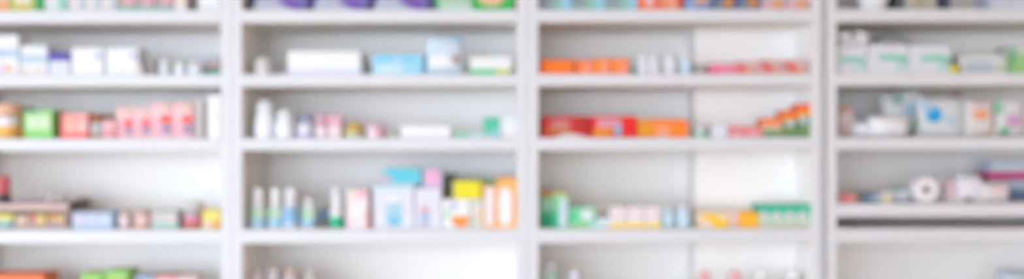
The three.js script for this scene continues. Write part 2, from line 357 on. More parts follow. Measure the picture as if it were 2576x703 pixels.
// ---- fourth shelf
const trayTop = (() => {
  const z = 0.06, y = restY('D'), w = (172 + 40) * S * 1.02, t = thing('display_tray', 'dusty pink cardboard display tray holding small coloured packs', 'tray', X(66, z), y, -z), m = ink('#d9bdb6', CARD), h = Y(512, z) - y;
  const d = 0.16, hi = h - 0.02;
  mesh('tray_base', boxGeo(-w / 2, w / 2, 0, 0.003, -d, 0.0, 0.0008), m, t);
  mesh('tray_back', boxGeo(-w / 2, w / 2, 0.003, h, -d, -d + 0.003, 0.0008), m, t);
  for (const s of [-1, 1]) mesh('tray_side', boxGeo(Math.min(s * w / 2, s * (w / 2 - 0.003)), Math.max(s * w / 2, s * (w / 2 - 0.003)), 0.003, h, -d + 0.003, 0, 0.0008), m, t);
  mesh('tray_hood', boxGeo(-w / 2, w / 2, hi, h, -d, 0, 0.001), m, t);
  return { y: y + 0.0038, top: y + h + 0.0008 };
})();
{
  const o = (x) => ({ on: trayTop.y, z: 0.065, d: 0.05, ...x });
  carton('D', -12, 32, 537, 'pack with a yellow top and teal foot in the pink tray', o({ c: '#d9cf6c', s: [['b', 0, 0.45, '#3fa3ac'], ['e', 0.2, 0.6, 0.6, 0.95, '#f1eb93'], ['e', 0.3, 0.05, 0.7, 0.35, '#bfe3ea']] }));
  carton('D', 36, 70, 540, 'plain tan pack in the pink tray', o({ c: '#cbb1a3', s: [['r', 0.25, 0.3, 0.75, 0.8, '#d8bba4']] }));
  carton('D', 72, 115, 537, 'pack with a red patch and a yellow stripe in the pink tray', o({ c: '#cdb78d', s: [['r', 0.05, 0.4, 0.45, 0.95, '#c96f5f'], ['r', 0.55, 0.4, 0.85, 0.95, '#dcc66a'], ['r', 0.05, 0.04, 0.4, 0.34, '#ab9dbb']] }));
  carton('D', 119, 164, 537, 'pack with an orange patch and a mauve foot in the pink tray', o({ c: '#cfb694', s: [['r', 0.05, 0.36, 0.5, 0.95, '#cf9558'], ['r', 0.62, 0.5, 0.86, 0.95, '#cdb869'], ['r', 0.05, 0.04, 0.6, 0.3, '#b1a2bb'], ['r', 0.7, 0.1, 0.98, 0.36, '#cc9a9f']] }));
}
bottle('D', -14, 17, 440, 'red bottle with a dark foot standing on the pink tray', { z: 0.07, on: trayTop.top, c: '#4d4950', cap: '#d06468', ch: 0.66, cr: 0.96, nr: 0.9, sh: 0.9, labels: [[0.2, 0.8, '#38363d']] });
pouch('D', 108, 160, 482, 'crumpled pale grey film bag lying on the pink tray', { z: 0.09, on: trayTop.top, c: '#c9c4c6', d: 0.05, lump: 0.003, sx: 2, sy: 2, s: [[0.3, 0.1, 0.7, 0.5, '#cbb2b4']] });
bottle('D', 178, 217, 497, 'dark blue jar with a dusty red lid at the back of the fourth shelf', { name: 'ointment_jar', cat: 'jar', part: 'jar_body', z: 0.235, c: '#5d7089', cap: '#b29096', ch: 0.26, cr: 0.92, nr: 0.9, sh: 0.92, labels: [[0.55, 0.85, '#3f5775', -0.4, 0.4]] });
carton('D', 182, 286, 534, 'wide light blue carton with three lilac squares', { c: '#a9c6de', s: [['r', 0.04, 0.26, 0.3, 0.86, '#d3cde0'], ['r', 0.36, 0.26, 0.62, 0.86, '#cdd0e4'], ['r', 0.68, 0.26, 0.92, 0.86, '#cdd3e6'], ['r', 0.95, 0.02, 1, 0.98, '#6f9ac0', 'printed_band']] });
{
  const o = { ch: 0.2, cr: 0.7, nr: 0.68, sh: 0.82, group: 'small beige bottles on the fourth shelf' };
  bottle('D', 292, 326, 526, 'beige bottle with a pinkish white label, next to the light blue carton', { ...o, c: '#c3ab99', cap: '#c9bbb5', labels: [[0.1, 0.92, '#e2cfd2', -0.17, 0.17]] });
  bottle('D', 334, 376, 526, 'beige bottle with a pink label and coral foot', { ...o, c: '#c2a78d', cap: '#cab7ab', labels: [[0.22, 0.92, '#e6c2bc', -0.18, 0.18], [0.02, 0.2, '#d99f8b', -0.25, 0.25]] });
}
carton('D', 381, 446, 531, 'pale carton with a mint foot and two pinkish patches', { c: '#c5cfca', s: [['b', 0, 0.32, '#a5cbbf'], ['r', 0.06, 0.36, 0.34, 0.86, '#d8c6c9'], ['r', 0.6, 0.36, 0.94, 0.86, '#d9cccb']] });
bottle('D', 451, 507, 509, 'jar with a wide white lid and a red and pink label', { name: 'supplement_jar', cat: 'jar', part: 'jar_body', c: '#b9b0b2', cap: '#dcdadb', ch: 0.32, cr: 0.98, nr: 0.9, sh: 0.93, labels: [[0.34, 0.72, '#d0899f', -0.24, 0.24], [0.06, 0.32, '#cf5955', -0.27, 0.27]] });
carton('D', 509, 554, 529, 'yellow carton with an orange corner in the right corner of the fourth shelf', { c: '#ead55f', s: [['r', 0, 0.02, 0.52, 0.42, '#e4d3b9'], ['r', 0.55, 0.02, 1, 0.42, '#e2a14c'], ['r', 0.16, 0.5, 0.84, 0.92, '#f0e07c']] });
// ---- fifth shelf (only the tops are in the photo)
carton('E', -40, 110, 690, 'wide orange carton with only its top edge in the photo', { c: '#ee7d52', d: 0.1 });
{
  const o = { c: '#a9cb62', s: [['b', 0.8, 0.99, '#98d27c'], ['r', 0.86, 0.1, 0.99, 0.99, '#65a63a', 'printed_band']], d: 0.08, group: 'green cartons along the bottom edge of the photo' };
  const p = carton('E', 203, 262, 687, 'green carton at the bottom edge, left one of the two', o);
  carton('E', 265, 326, 680, 'green carton at the bottom edge, the taller right one', o);
}
carton('E', 338, 384, 695, 'pale blue carton at the bottom edge beside the green pair', { c: '#a9c0d6' });
{
  const o = { c: '#e3aaa9', s: [['r', 0.1, 0.5, 0.9, 0.9, '#e9c6c4']], group: 'pink cartons along the bottom edge of the photo' };
  carton('E', 388, 440, 694, 'pink carton at the bottom edge next to the pale blue one', o);
  carton('E', 443, 495, 696, 'pinkish white carton at the bottom edge, right of the pink one', { ...o, c: '#e6cfcd' });
}

// ================================================================ second unit
// ---- top shelf
{
  const o = { c: '#736ab0', d: 0.12, z: 0.04, group: 'large purple cartons', s: [['p', [[0.02, 0.02], [0.76, 0.02], [0.55, 0.1], [0.4, 0.22], [0.1, 0.3], [0.02, 0.12]], '#bcc0d2'], ['p', [[0.5, 0.2], [0.66, 0.24], [0.86, 0.1], [0.7, 0.07]], '#7a3fae'],
    ['r', 0.9, 0, 1, 1, '#3f3570', 'printed_band'], ['r', 0, 0.2, 0.08, 1, '#4a3d7c', 'printed_band'], ['r', 0.28, 0.26, 0.48, 0.42, '#c9a9be']] };
  const p = carton('A', 636, 786, -92, 'large purple carton nearest the left end of its shelf', o);
  copy(p, 'large purple carton in the middle of three', 864); copy(p, 'large purple carton next to the green cartons', 1016);
}
carton('A', 1094, 1189, -66, 'pale green carton with a bright green left edge', { c: '#9ccfa4', d: 0.1, z: 0.035, s: [['r', 0.16, 0.03, 0.96, 0.22, '#c0dacd'], ['r', 0, 0, 0.1, 1, '#3fa763', 'printed_band'], ['r', 0.16, 0.26, 0.96, 0.6, '#adc7a5']] });
carton('A', 1191, 1292, -70, 'vivid green carton with a peach oval', { c: '#00b84a', d: 0.1, z: 0.035, s: [['e', 0.1, 0.12, 0.78, 0.6, '#e3bd94'], ['r', 0.93, 0, 1, 1, '#6fb75f', 'printed_band']] });
// ---- second shelf
bottle('B', 637, 678, 141, 'small round white jar alone in the left corner', { name: 'cream_jar', cat: 'jar', part: 'jar_body', z: 0.03, c: '#d9e2e2', cap: '#e5e7e8', ch: 0.42, cr: 0.99, nr: 0.96, sh: 0.95, dome: true, labels: [[0.1, 0.9, '#e8e4e8', -0.16, 0.16]] });
carton('B', 723, 909, 127, 'wide plain white carton with a pale blue foot', { c: '#f2f3f5', d: 0.13, r: 0.006, s: [['b', 0, 0.22, '#d3dbee']] });
carton('B', 936, 1066, 136, 'light blue carton with two brighter blue patches', { c: '#a6dcf2', d: 0.1, s: [['r', 0.08, 0.6, 0.4, 0.92, '#7fd2f2'], ['r', 0.58, 0.56, 0.82, 0.94, '#85d3f1'], ['e', 0.08, 0.05, 0.6, 0.52, '#cdeaf6'], ['r', 0.93, 0, 1, 0.9, '#79c9e6', 'printed_band']] });
pouch('B', 1070, 1166, 88, 'plump blue and white pack with a brown spot', { c: '#cde0f0', d: 0.05, z: 0.02, sx: 3, sy: 4, lump: 0.001, seal: '#a5cdec', s: [[0.12, 0.62, 0.92, 0.86, '#d3e2f0', 'printed_patch', true], [0.06, 0.16, 0.8, 0.5, '#eef0f6'], [0.68, 0.28, 0.92, 0.48, '#b58d78'], [0.62, 0.86, 0.94, 0.96, '#8fc6ea', 'printed_patch', true]] });
carton('B', 1183, 1287, 143, 'white carton with a green and yellow foot', { c: '#f0f3f1', d: 0.08, z: 0.02, r: 0.004, s: [['b', 0, 0.3, '#1ec585'], ['r', 0.62, 0.01, 0.94, 0.29, '#c9d24a', 'printed_band'], ['r', 0.94, 0.01, 1, 0.29, '#39a876']] });
// ---- third shelf
{
  const o = { c: '#f1f4fa', cap: '#eef2f9', name: 'lotion_bottle', ch: 0.32, cr: 0.83, nr: 0.82, sh: 0.6, dome: true, oval: 0.8, group: 'big plain white lotion bottles' };
  bottle('C', 636, 688, 251, 'tall plain white lotion bottle with a rounded top', { ...o, z: 0.02, labels: [[0.1, 0.7, '#e6edf8', 0.06, 0.22]] });  // bluish patch paints in the shading on the side, the bottle is plain
  bottle('C', 690, 736, 274, 'shorter plain white lotion bottle with a rounded top', { ...o, z: 0.02, labels: [[0.1, 0.7, '#e9eef8', 0.06, 0.22]] });  // side shading painted on as a patch here too
}
bottle('C', 742, 786, 290, 'white bottle with a blue cap and pale blue foot', { c: '#eceaf6', cap: '#8fa5d8', ch: 0.26, cr: 0.58, nr: 0.5, sh: 0.7, labels: [[0.03, 0.36, '#c8d0ef', -0.3, 0.3]] });
bottle('C', 793, 822, 288, 'slim white bottle with a tall pink cap', { c: '#f2dde4', cap: '#e7b0cb', ch: 0.48, cr: 0.86, nr: 0.8, sh: 0.88, labels: [[0.1, 0.8, '#f7e9ee', -0.2, 0.2]] });
carton('C', 825, 857, 290, 'narrow carton, pink above and blush white below', { c: '#f2dfe3', d: 0.05, z: 0.04, s: [['b', 0.5, 0.99, '#e5b3c0']] });
bottle('C', 865, 913, 310, 'low olive jar with a golden domed lid', { name: 'balm_jar', cat: 'jar', part: 'jar_body', c: '#c3c39a', cap: '#e0b548', ch: 0.5, cr: 0.96, nr: 0.94, sh: 0.95, dome: true, labels: [[0.1, 0.9, '#d2d2ab', -0.3, 0.1]] });
bottle('C', 920, 966, 312, 'low pink jar with a white blush label', { name: 'balm_jar', cat: 'jar', part: 'jar_body', c: '#f7bcd8', cap: '#f8d0e3', ch: 0.4, cr: 0.96, nr: 0.94, sh: 0.95, dome: true, labels: [[0.05, 0.95, '#fae3ef', -0.3, 0.04]] });
bottle('C', 980, 1003, 326, 'tiny grey pot with an olive label', { name: 'balm_jar', cat: 'jar', part: 'jar_body', c: '#cdcfc4', cap: '#c9cccb', ch: 0.35, cr: 0.96, nr: 0.9, sh: 0.92, labels: [[0.05, 0.9, '#c0c07e', 0.0, 0.25]] });
carton('C', 1007, 1134, 316, 'low plain white carton in the middle of the third shelf', { c: '#eff1f8', d: 0.1 });
carton('C', 1144, 1180, 331, 'small mint green carton lying flat', { c: '#a9d8c4', d: 0.06, s: [['r', 0.05, 0.1, 0.5, 0.95, '#82d0b0']] });
carton('C', 1182, 1214, 334, 'small pale aqua carton lying beside the mint green one', { c: '#c2e2e2', d: 0.06 });
carton('C', 1215, 1257, 296, 'square emerald carton with a sky blue corner', { c: '#72cfb1', d: 0.06, s: [['r', 0.12, 0.3, 0.88, 0.92, '#54c6a2'], ['p', [[0.35, 0.02], [0.98, 0.02], [0.98, 0.44], [0.7, 0.42]], '#9bd3e8'], ['r', 0.05, 0.02, 0.4, 0.2, '#d5dde3']] });
carton('C', 1261, 1299, 296, 'pale bluish white carton next to the emerald one', { c: '#e6ecf6', d: 0.07, s: [['b', 0, 0.36, '#ece4ea']] });
// ---- fourth shelf
{
  const o = { c: '#dfe6ea', cap: '#ecedee', ch: 0.42, cr: 0.78, ct: 0.84, nr: 0.6, sh: 0.85, z: 0.03, base: 1, group: 'white capped bottles with green and blue labels' };
  const lab = [[0.42, 0.84, '#a6d5ae', -0.3, 0.02], [0.42, 0.84, '#cfe6d6', 0.02, 0.22], [0.1, 0.46, '#9fd0e8', -0.3, 0.3]];
  const p = bottle('D', 628, 664, 473, 'white capped bottle with a green and blue label in the left corner', { ...o, labels: lab });
  copy(p, 'white capped bottle with a green and blue label, second from the corner', 690);
  bottle('D', 704, 750, 472, 'wider white capped bottle with a plain blue label', { ...o, cr: 0.66, ct: 0.86, labels: [[0.24, 0.86, '#8db8dd', -0.3, 0.3], [0.06, 0.24, '#c7dcec', -0.3, 0.3]] });
  bottle('D', 757, 793, 500, 'shorter white capped bottle with a green and blue label', { ...o, ch: 0.24, ct: 0.8, labels: lab });
  bottle('D', 788, 824, 512, 'shortest white capped bottle, blue label, behind the green footed spray', { ...o, z: 0.1, ch: 0.18, ct: 0.8, labels: [[0.3, 0.85, '#8fb2d5', -0.3, 0.3], [0.04, 0.3, '#c6b9ab', -0.3, 0.3]] });
}
bottle('D', 827, 861, 474, 'white spray bottle with an emerald green foot', { name: 'spray_bottle', c: '#e9e9ec', cap: '#eff2f5', ch: 0.5, cr: 0.8, ct: 0.8, nr: 0.7, sh: 0.9, spout: true, labels: [[0.04, 0.58, '#0fb985', -0.34, 0.34]] });
carton('D', 872, 926, 477, 'tall pinkish white carton with a pink and yellow top', { c: '#f2e7eb', s: [['r', 0.42, 0.8, 0.98, 0.98, '#f6b8c6'], ['r', 0.04, 0.82, 0.4, 0.96, '#efe3bf'], ['r', 0.86, 0, 1, 0.46, '#f1aba8', 'printed_band'], ['e', 0.16, 0.3, 0.72, 0.62, '#f7f1f3'], ['r', 0.06, 0.05, 0.36, 0.3, '#f3dbe3']] });
const paleA = carton('D', 940, 1040, 466, 'tall lilac white carton showing a cyan bottle, under the cyan box', { c: '#e3e5f1', d: 0.11, s: [['r', 0.3, 0.06, 0.72, 0.56, '#a9d5e6'], ['e', 0.36, 0.04, 0.68, 0.3, '#7fc4dc'], ['e', 0.34, 0.6, 0.62, 0.74, '#f4f3f9'], ['r', 0.34, 0.52, 0.68, 0.6, '#c6cfcf'], ['b', 0.8, 0.999, '#d6e5f1']] });
const paleB = carton('D', 1043, 1110, 474, 'tall lilac white carton showing a small purple bottle, under the pink box', { c: '#e4e4f0', d: 0.11, s: [['r', 0.2, 0.06, 0.58, 0.44, '#b9b3dc'], ['r', 0.32, 0.1, 0.56, 0.4, '#a3cde6'], ['e', 0.16, 0.38, 0.56, 0.56, '#e3aec0'], ['r', 0.22, 0.04, 0.54, 0.12, '#d6b3cb']] });
carton('D', 964, 1058, 424, 'cyan box lying on top of a tall lilac white carton', { on: paleA.userData.topY + 0.0012, c: '#7fd6e6', d: 0.07, z: 0.045, s: [['r', 0.1, 0.2, 0.86, 0.9, '#5fcfe3'], ['e', 0.0, 0.1, 0.24, 0.5, '#e2b3c8']] });
carton('D', 1064, 1112, 424, 'pink and lilac box lying next to the cyan box', { on: paleB.userData.topY + 0.0012, c: '#c9bfe0', d: 0.06, z: 0.045, s: [['e', 0.1, 0.05, 0.9, 0.98, '#ecb4d6'], ['r', 0.72, 0.1, 1, 0.6, '#b5c3e6'], ['r', 0.5, 0.02, 0.98, 0.22, '#efb9cf']] });
carton('D', 1114, 1142, 440, 'dark grey block standing in for the shaded gap left of the yellow box', { z: 0.225, d: 0.1, c: '#8d8d80' });  // block added where a gap between the goods lies in shadow
const fruitA = carton('D', 1112, 1182, 503, 'white carton with a big orange half circle and a green slash', { c: '#f0f2f5', d: 0.1, s: [['p', [[0.28, 0.42], [0.98, 0.42], [0.94, 0.2], [0.8, 0.04], [0.52, 0.04], [0.36, 0.2]], '#ff9436'], ['p', [[0.36, 0.34], [0.7, 0.34], [0.68, 0.08], [0.54, 0.06]], '#fd8055'], ['p', [[0.0, 0.3], [0.14, 0.34], [0.34, 0.68], [0.2, 0.72]], '#a5e3b4'], ['e', 0.32, 0.66, 0.52, 0.96, '#b7c4e6']] });
const fruitB = carton('D', 1184, 1214, 503, 'narrow pale carton squeezed between two orange patterned ones', { c: '#e6e0d6', d: 0.1, s: [['r', 0.1, 0.1, 0.45, 0.4, '#b7cfbf'], ['r', 0.5, 0.3, 0.9, 0.6, '#f0cfb5'], ['b', 0.82, 0.999, '#d0dfe0']] });
carton('D', 1139, 1212, 457, 'bright yellow box lying on a white carton', { on: fruitA.userData.topY + 0.0012, z: 0.035, c: '#f0e50e', d: 0.08, s: [['r', 0.9, 0, 1, 0.98, '#e6c316', 'printed_band'], ['r', 0.0, 0.04, 0.1, 0.98, '#ddd76a', 'printed_band']] });
carton('D', 1200, 1252, 452, 'mint green carton peeping out behind the orange cartons', { z: 0.17, d: 0.06, c: '#abd99c', s: [['r', 0.1, 0.84, 0.9, 0.98, '#9fe0a6']] });
{
  const cap = (a, b, c, d) => Array.from({ length: 20 }, (_, i) => { const t = i / 20 * 2 * Math.PI; return [(a + c) / 2 + (c - a) / 2 * Math.sign(Math.cos(t)) * Math.pow(Math.abs(Math.cos(t)), 0.7), (b + d) / 2 + (d - b) / 2 * Math.sign(Math.sin(t)) * Math.pow(Math.abs(Math.sin(t)), 0.7)]; });
  carton('D', 1216, 1247, 468, 'slim orange carton with a long white capsule, the shorter one', { c: '#f6c79a', d: 0.08, s: [['p', cap(0.12, 0.06, 0.86, 0.96), '#f6e9ea'], ['r', 0.78, 0.24, 1, 0.62, '#f9a451'], ['r', 0, 0, 1, 0.06, '#fbc287', 'printed_band']] });
  carton('D', 1248, 1299, 449, 'taller orange carton with a long white capsule at the right end', { c: '#fbb664', d: 0.09, s: [['p', cap(0.1, 0.07, 0.78, 0.82), '#f6f0f3'], ['r', 0.8, 0.22, 0.98, 0.64, '#fbab5c'], ['r', 0.04, 0.0, 0.96, 0.07, '#fbcf9f', 'printed_band']] });
}
// ---- fifth shelf
{
  const o = { c: '#dcd6d8', cap: '#e3e0e4', ch: 0.25, cr: 0.7, nr: 0.6, sh: 0.8, z: 0.06, group: 'bottles whose tops show at the bottom edge' };
  bottle('E', 625, 661, 680, 'off-white bottle top in the corner at the bottom edge', { ...o, cap: '#d4c9cf' });
  bottle('E', 664, 702, 677, 'white bottle top at the bottom edge, second from the corner', { ...o, cap: '#dfdce3' });
  bottle('E', 708, 746, 677, 'pinkish bottle top at the bottom edge', { ...o, cap: '#dcc2b8' });
  bottle('E', 760, 796, 683, 'pale grey bottle top at the bottom edge, right of the pinkish one', { ...o, cap: '#cfcfc9' });
}

// ================================================================ third unit
// ---- top shelf
{
  const o = { c: '#93a3a8', d: 0.09, group: 'grey and sky blue cartons on the top shelf', s: [['r', 0.6, 0, 1, 0.9, '#94cfe2'], ['p', [[0.4, 0.04], [0.66, 0.04], [0.7, 0.5], [0.5, 0.5]], '#8fbfae'], ['r', 0.02, 0.3, 0.4, 0.95, '#8795a0']] };
  const p = carton('A', 1357, 1438, -56, 'grey carton with a sky blue right side, in the left corner', o);
  copy(p, 'grey carton with a sky blue right side, middle of three', 1481); copy(p, 'grey carton with a sky blue right side, touching the orange red carton', 1563);
}
carton('A', 1605, 1660, -50, 'orange red carton with a pale pink panel', { c: '#fb7350', d: 0.09, s: [['r', 0.34, 0.14, 0.72, 0.6, '#e2c4c4'], ['r', 0.06, 0, 0.3, 0.14, '#ff5c14'], ['r', 0.8, 0, 0.98, 0.2, '#f66a2a']] });
carton('A', 1662, 1719, -48, 'salmon carton with a dark red right edge', { c: '#eea183', d: 0.09, s: [['r', 0.82, 0, 1, 1, '#c63a2c', 'printed_band'], ['p', [[0.5, 0.6], [0.82, 0.2], [0.82, 0.6]], '#ee5418'], ['r', 0.04, 0, 0.3, 0.3, '#f08a6d']] });
carton('A', 1723, 1790, -52, 'clear blue carton with a tan oval on the top shelf', { c: '#7593cc', d: 0.09, s: [['r', 0.04, 0.02, 0.42, 0.3, '#93b1d6'], ['e', 0.36, 0.16, 0.9, 0.44, '#cfa07c']] });
{
  const o = { c: '#5f6a92', d: 0.09, group: 'slate blue cartons with a gold dot', s: [['e', 0.4, 0.12, 0.86, 0.36, '#d99407'], ['r', 0.08, 0.02, 0.36, 0.3, '#7d8a96'], ['r', 0.0, 0, 1, 0.06, '#6f6f9a', 'printed_band']] };
  const p = carton('A', 1794, 1854, -54, 'slate blue carton with a gold dot, next to the clear blue one', o);
  copy(p, 'slate blue carton with a gold dot, next to the pink cartons', 1886);
}
{
  const o = { c: '#d9b3bc', d: 0.08, z: 0.025, group: 'pink cartons with a gold dot', s: [['e', 0.46, 0.1, 0.86, 0.32, '#dca24b'], ['r', 0.4, 0.02, 0.9, 0.13, '#e39f93'], ['r', 0.02, 0.3, 0.5, 0.9, '#bcb5b2']] };
  const p = carton('A', 1918, 1975, -54, 'pink carton with a gold dot, beside the slate blue pair', o);
  copy(p, 'pink carton with a gold dot, at the right end of the top shelf', 2006);
}
// ---- second shelf
carton('B', 1357, 1443, 151, 'long plain vivid orange carton in the left corner', { c: '#ff7d0a', r: 0.006, s: [['r', 0, 0.02, 0.12, 0.9, '#fb5c05', 'printed_band']] });
{
  const o = { c: '#ff8d1c', group: 'small orange cartons with a salmon panel', s: [['r', 0.42, 0.06, 0.98, 0.8, '#ff9877'], ['r', 0.0, 0.0, 0.04, 1, '#f57f2e', 'printed_band']], r: 0.003 };
  const p = carton('B', 1448, 1491, 153, 'small orange carton with a salmon panel, next to the long orange one', { ...o, c: '#fb7d25' });
  const q = carton('B', 1492, 1536, 149, 'small orange carton with a salmon panel, middle of three', o);
  copy(q, 'small orange carton with a salmon panel, next to the white bottles', 1560);
}
{
  const o = { c: '#eaecf3', cap: '#f2f3f6', ch: 0.24, cr: 0.9, nr: 0.84, sh: 0.9, z: 0.03, group: 'small white bottles beside the orange cartons' };
  bottle('B', 1587, 1613, 138, 'small white bottle with a teal foot', { ...o, z: 0.06, cap: '#e0e8ea', c: '#d9e4e4', labels: [[0.05, 0.5, '#83bbb2', -0.3, 0.3]] });
  const p = bottle('B', 1607, 1634, 139, 'small white bottle right after the teal footed one', { ...o, z: 0.03, labels: [[0.1, 0.8, '#e4e4f0']] });
  copy(p, 'small white bottle standing in the middle of the five', 1648);
  copy(p, 'small white bottle, second from the right end of the five', 1688);
  bottle('B', 1714, 1743, 138, 'small white bottle with a pale blue body, last of the five', { ...o, c: '#cfe0f0', cap: '#e9edf2', labels: [[0.05, 0.7, '#c4d9ee', -0.3, 0.3]] });
}
carton('B', 1747, 1770, 164, 'tiny taupe block standing in for a shadow between the white bottles and the pink cartons', { c: '#c9bfba', d: 0.05, z: 0.07 });  // block added for a small shadow, its colour paints the shade
carton('B', 1788, 1852, 160, 'low hot pink carton', { c: '#f082a6', s: [['r', 0.02, 0.02, 0.34, 0.66, '#f4628c'], ['b', 0.76, 0.99, '#dfb5c4'], ['b', 0, 0.1, '#eeb096']] });
{
  const o = { c: '#d8aaa6', group: 'low pink cartons with a red slant', s: [['p', [[0.02, 0.95], [0.24, 0.95], [0.6, 0.2], [0.24, 0.1]], '#e2605f'], ['p', [[0.24, 0.04], [0.82, 0.04], [0.6, 0.3], [0.4, 0.34]], '#e6a04a'], ['r', 0.6, 0.78, 0.98, 0.98, '#d9bfb8']] };
  const p = carton('B', 1853, 1911, 156, 'low pink carton with a red slant, left one', { ...o, s: [['e', 0.0, 0.1, 0.4, 0.66, '#ea4d52'], ...o.s.slice(1)] });
  const q = carton('B', 1912, 1971, 154, 'low pink carton with a red slant, middle one', o);
  copy(q, 'low pink carton with a red slant, right one near the side panel', 2003);
}
// ---- third shelf
carton('C', 1358, 1486, 294, 'long red carton with a faded pink oval and ochre band', { c: '#c81d12', d: 0.1, s: [['e', 0.2, 0.42, 0.62, 0.86, '#cf7d7b'], ['r', 0.14, 0.2, 0.6, 0.42, '#c07a12', 'printed_band'], ['p', [[0.25, 0], [0.98, 0], [0.7, 0.18], [0.5, 0.2]], '#e6dade'], ['r', 0, 0.1, 0.08, 0.9, '#a51104', 'printed_band'], ['r', 0.78, 0.24, 0.99, 0.9, '#b40c06']] });
carton('C', 1488, 1602, 294, 'red carton with a pink top, gold corner and blue oval', { c: '#e6160c', d: 0.1, s: [['r', 0.12, 0.46, 0.66, 0.92, '#df97a5'], ['r', 0.04, 0.02, 0.44, 0.44, '#eb8a08'], ['e', 0.5, 0.02, 0.66, 0.62, '#85b9d6'], ['r', 0.7, 0.06, 0.96, 0.9, '#ee0a06']] });
carton('C', 1604, 1732, 302, 'bright orange carton with an amber left end and a peach circle', { c: '#ff8513', d: 0.1, s: [['r', 0, 0.06, 0.3, 0.94, '#e69a10'], ['e', 0.34, 0.12, 0.66, 0.7, '#f6a278'], ['r', 0.94, 0, 1, 1, '#f0946a', 'printed_band'], ['p', [[0.3, 0], [0.66, 0], [0.5, 0.14]], '#cfc9a8']] });
bottle('C', 1745, 1784, 318, 'small white pot with a mint label by the orange carton', { name: 'balm_jar', cat: 'jar', part: 'jar_body', c: '#dcdfe2', cap: '#dfe0ea', ch: 0.44, cr: 0.96, nr: 0.92, sh: 0.93, labels: [[0.05, 0.9, '#a3d8bb', -0.16, 0.16]] });
carton('C', 1790, 1831, 316, 'small plain lilac white carton before the pink red ones', { c: '#e4e4ee', d: 0.06 });
{
  const o = { c: '#eb9da0', group: 'low salmon cartons with a red top strip', s: [['b', 0.68, 0.99, '#ee7d6d'], ['p', [[0.2, 0.58], [0.9, 0.1], [0.2, 0.1]], '#ecb0b8']] };
  const p = carton('C', 1834, 1875, 321, 'low salmon carton with a red top strip, left one', o);
  copy(p, 'low salmon carton with a red top strip, touching the stepped cartons', 1897);
}
{
  const s = [['b', 0, 0.36, '#6f9158'], ['b', 0.76, 0.995, '#fd6d3c'], ['b', 0.62, 0.76, '#f7a60c'], ['e', 0.16, 0.38, 0.84, 0.66, '#c3c9cc'], ['r', 0, 0.36, 0.14, 0.6, '#679a74']];
  carton('C', 1919, 1967, 299, 'lowest of the stepped green and orange cartons', { c: '#b3a386', s: [['b', 0, 0.38, '#7b9b72'], ['b', 0.62, 0.995, '#fb8a58'], ['b', 0.4, 0.6, '#d9c5a6']], d: 0.08 });
  carton('C', 1969, 2004, 280, 'middle of the stepped green and orange cartons', { c: '#5f9377', s, d: 0.08 });
  carton('C', 2006, 2036, 263, 'tallest of the stepped green and orange cartons', { c: '#5f9377', s, d: 0.08 });
}
// ---- fourth shelf
carton('D', 1359, 1392, 478, 'green carton with a rust and mustard top in the left corner', { c: '#69bd92', d: 0.1, z: 0.06, s: [['b', 0.88, 0.995, '#c9836b'], ['b', 0.78, 0.88, '#b39b38'], ['r', 0.1, 0.46, 0.9, 0.74, '#a5cdb8'], ['r', 0, 0, 1, 0.36, '#0aa06f', 'printed_band']] });
carton('D', 1391, 1428, 482, 'green carton with a pale blue right panel and a lime top', { c: '#79d39b', d: 0.1, z: 0.03, s: [['b', 0.93, 0.995, '#e2a193'], ['b', 0.84, 0.93, '#b4d07a'], ['r', 0.42, 0.04, 0.98, 0.8, '#cfe2ee'], ['p', [[0, 0], [0.4, 0], [0.3, 0.5], [0, 0.4]], '#3bb98c']] });
carton('D', 1431, 1499, 523, 'low green carton with a white oval', { c: '#7bd3a0', s: [['e', 0.42, 0.36, 0.92, 0.94, '#dcebf0'], ['r', 0, 0.4, 0.26, 0.72, '#36d391'], ['b', 0, 0.26, '#94d292'], ['r', 0.76, 0, 1, 0.3, '#b9e6da']] });
carton('D', 1501, 1532, 551, 'tiny pale blue carton lying low between green and yellow ones', { c: '#d3e6ec', d: 0.05 });
{
  const o = { c: '#ece3e6', group: 'white cartons with a yellow foot', s: [['b', 0, 0.2, '#ffdd55'], ['e', 0.3, 0.1, 0.9, 0.36, '#f3dca6'], ['e', 0.3, 0.44, 0.6, 0.66, '#f2d3d5']] };
  const p = carton('D', 1533, 1575, 521, 'white carton with a yellow foot, leftmost of three', o);
  copy(p, 'white carton with a yellow foot, middle of three', 1598); copy(p, 'white carton with a yellow foot, next to the pale blue bottles', 1642);
}
{
  const o = { c: '#cfe3f0', cap: '#dbeaf4', ch: 0.24, cr: 0.86, nr: 0.8, sh: 0.86, group: 'pale blue bottles on the fourth shelf' };
  const p = bottle('D', 1665, 1700, 519, 'pale blue bottle standing next to a yellow footed carton', { ...o, labels: [[0.08, 0.55, '#b9e0ee', -0.2, 0.2]] });
  bottle('D', 1703, 1741, 519, 'pale blue bottle with a hint of green on its left', { ...o, labels: [[0.08, 0.6, '#c0e2f0', -0.12, 0.24], [0.08, 0.4, '#bcd2c3', -0.3, -0.12]] });
}
carton('D', 1754, 1834, 534, 'yellow carton with a white wave and a blush foot', { c: '#f4dfc8', s: [['p', [[0.14, 0.86], [0.56, 0.86], [0.66, 0.5], [0.98, 0.46], [0.98, 0.04], [0.46, 0.04], [0.4, 0.46], [0.14, 0.5]], '#fccb04'], ['e', 0.16, 0.02, 0.44, 0.36, '#f1ded9'], ['r', 0.6, 0.6, 0.96, 0.9, '#f0d3a4'], ['r', 0, 0, 0.1, 0.4, '#d9bd7c']] });
carton('D', 1836, 1856, 532, 'narrow blush pink carton between two yellow ones', { c: '#eccbc5', s: [['b', 0.7, 0.99, '#ebdccf']] });
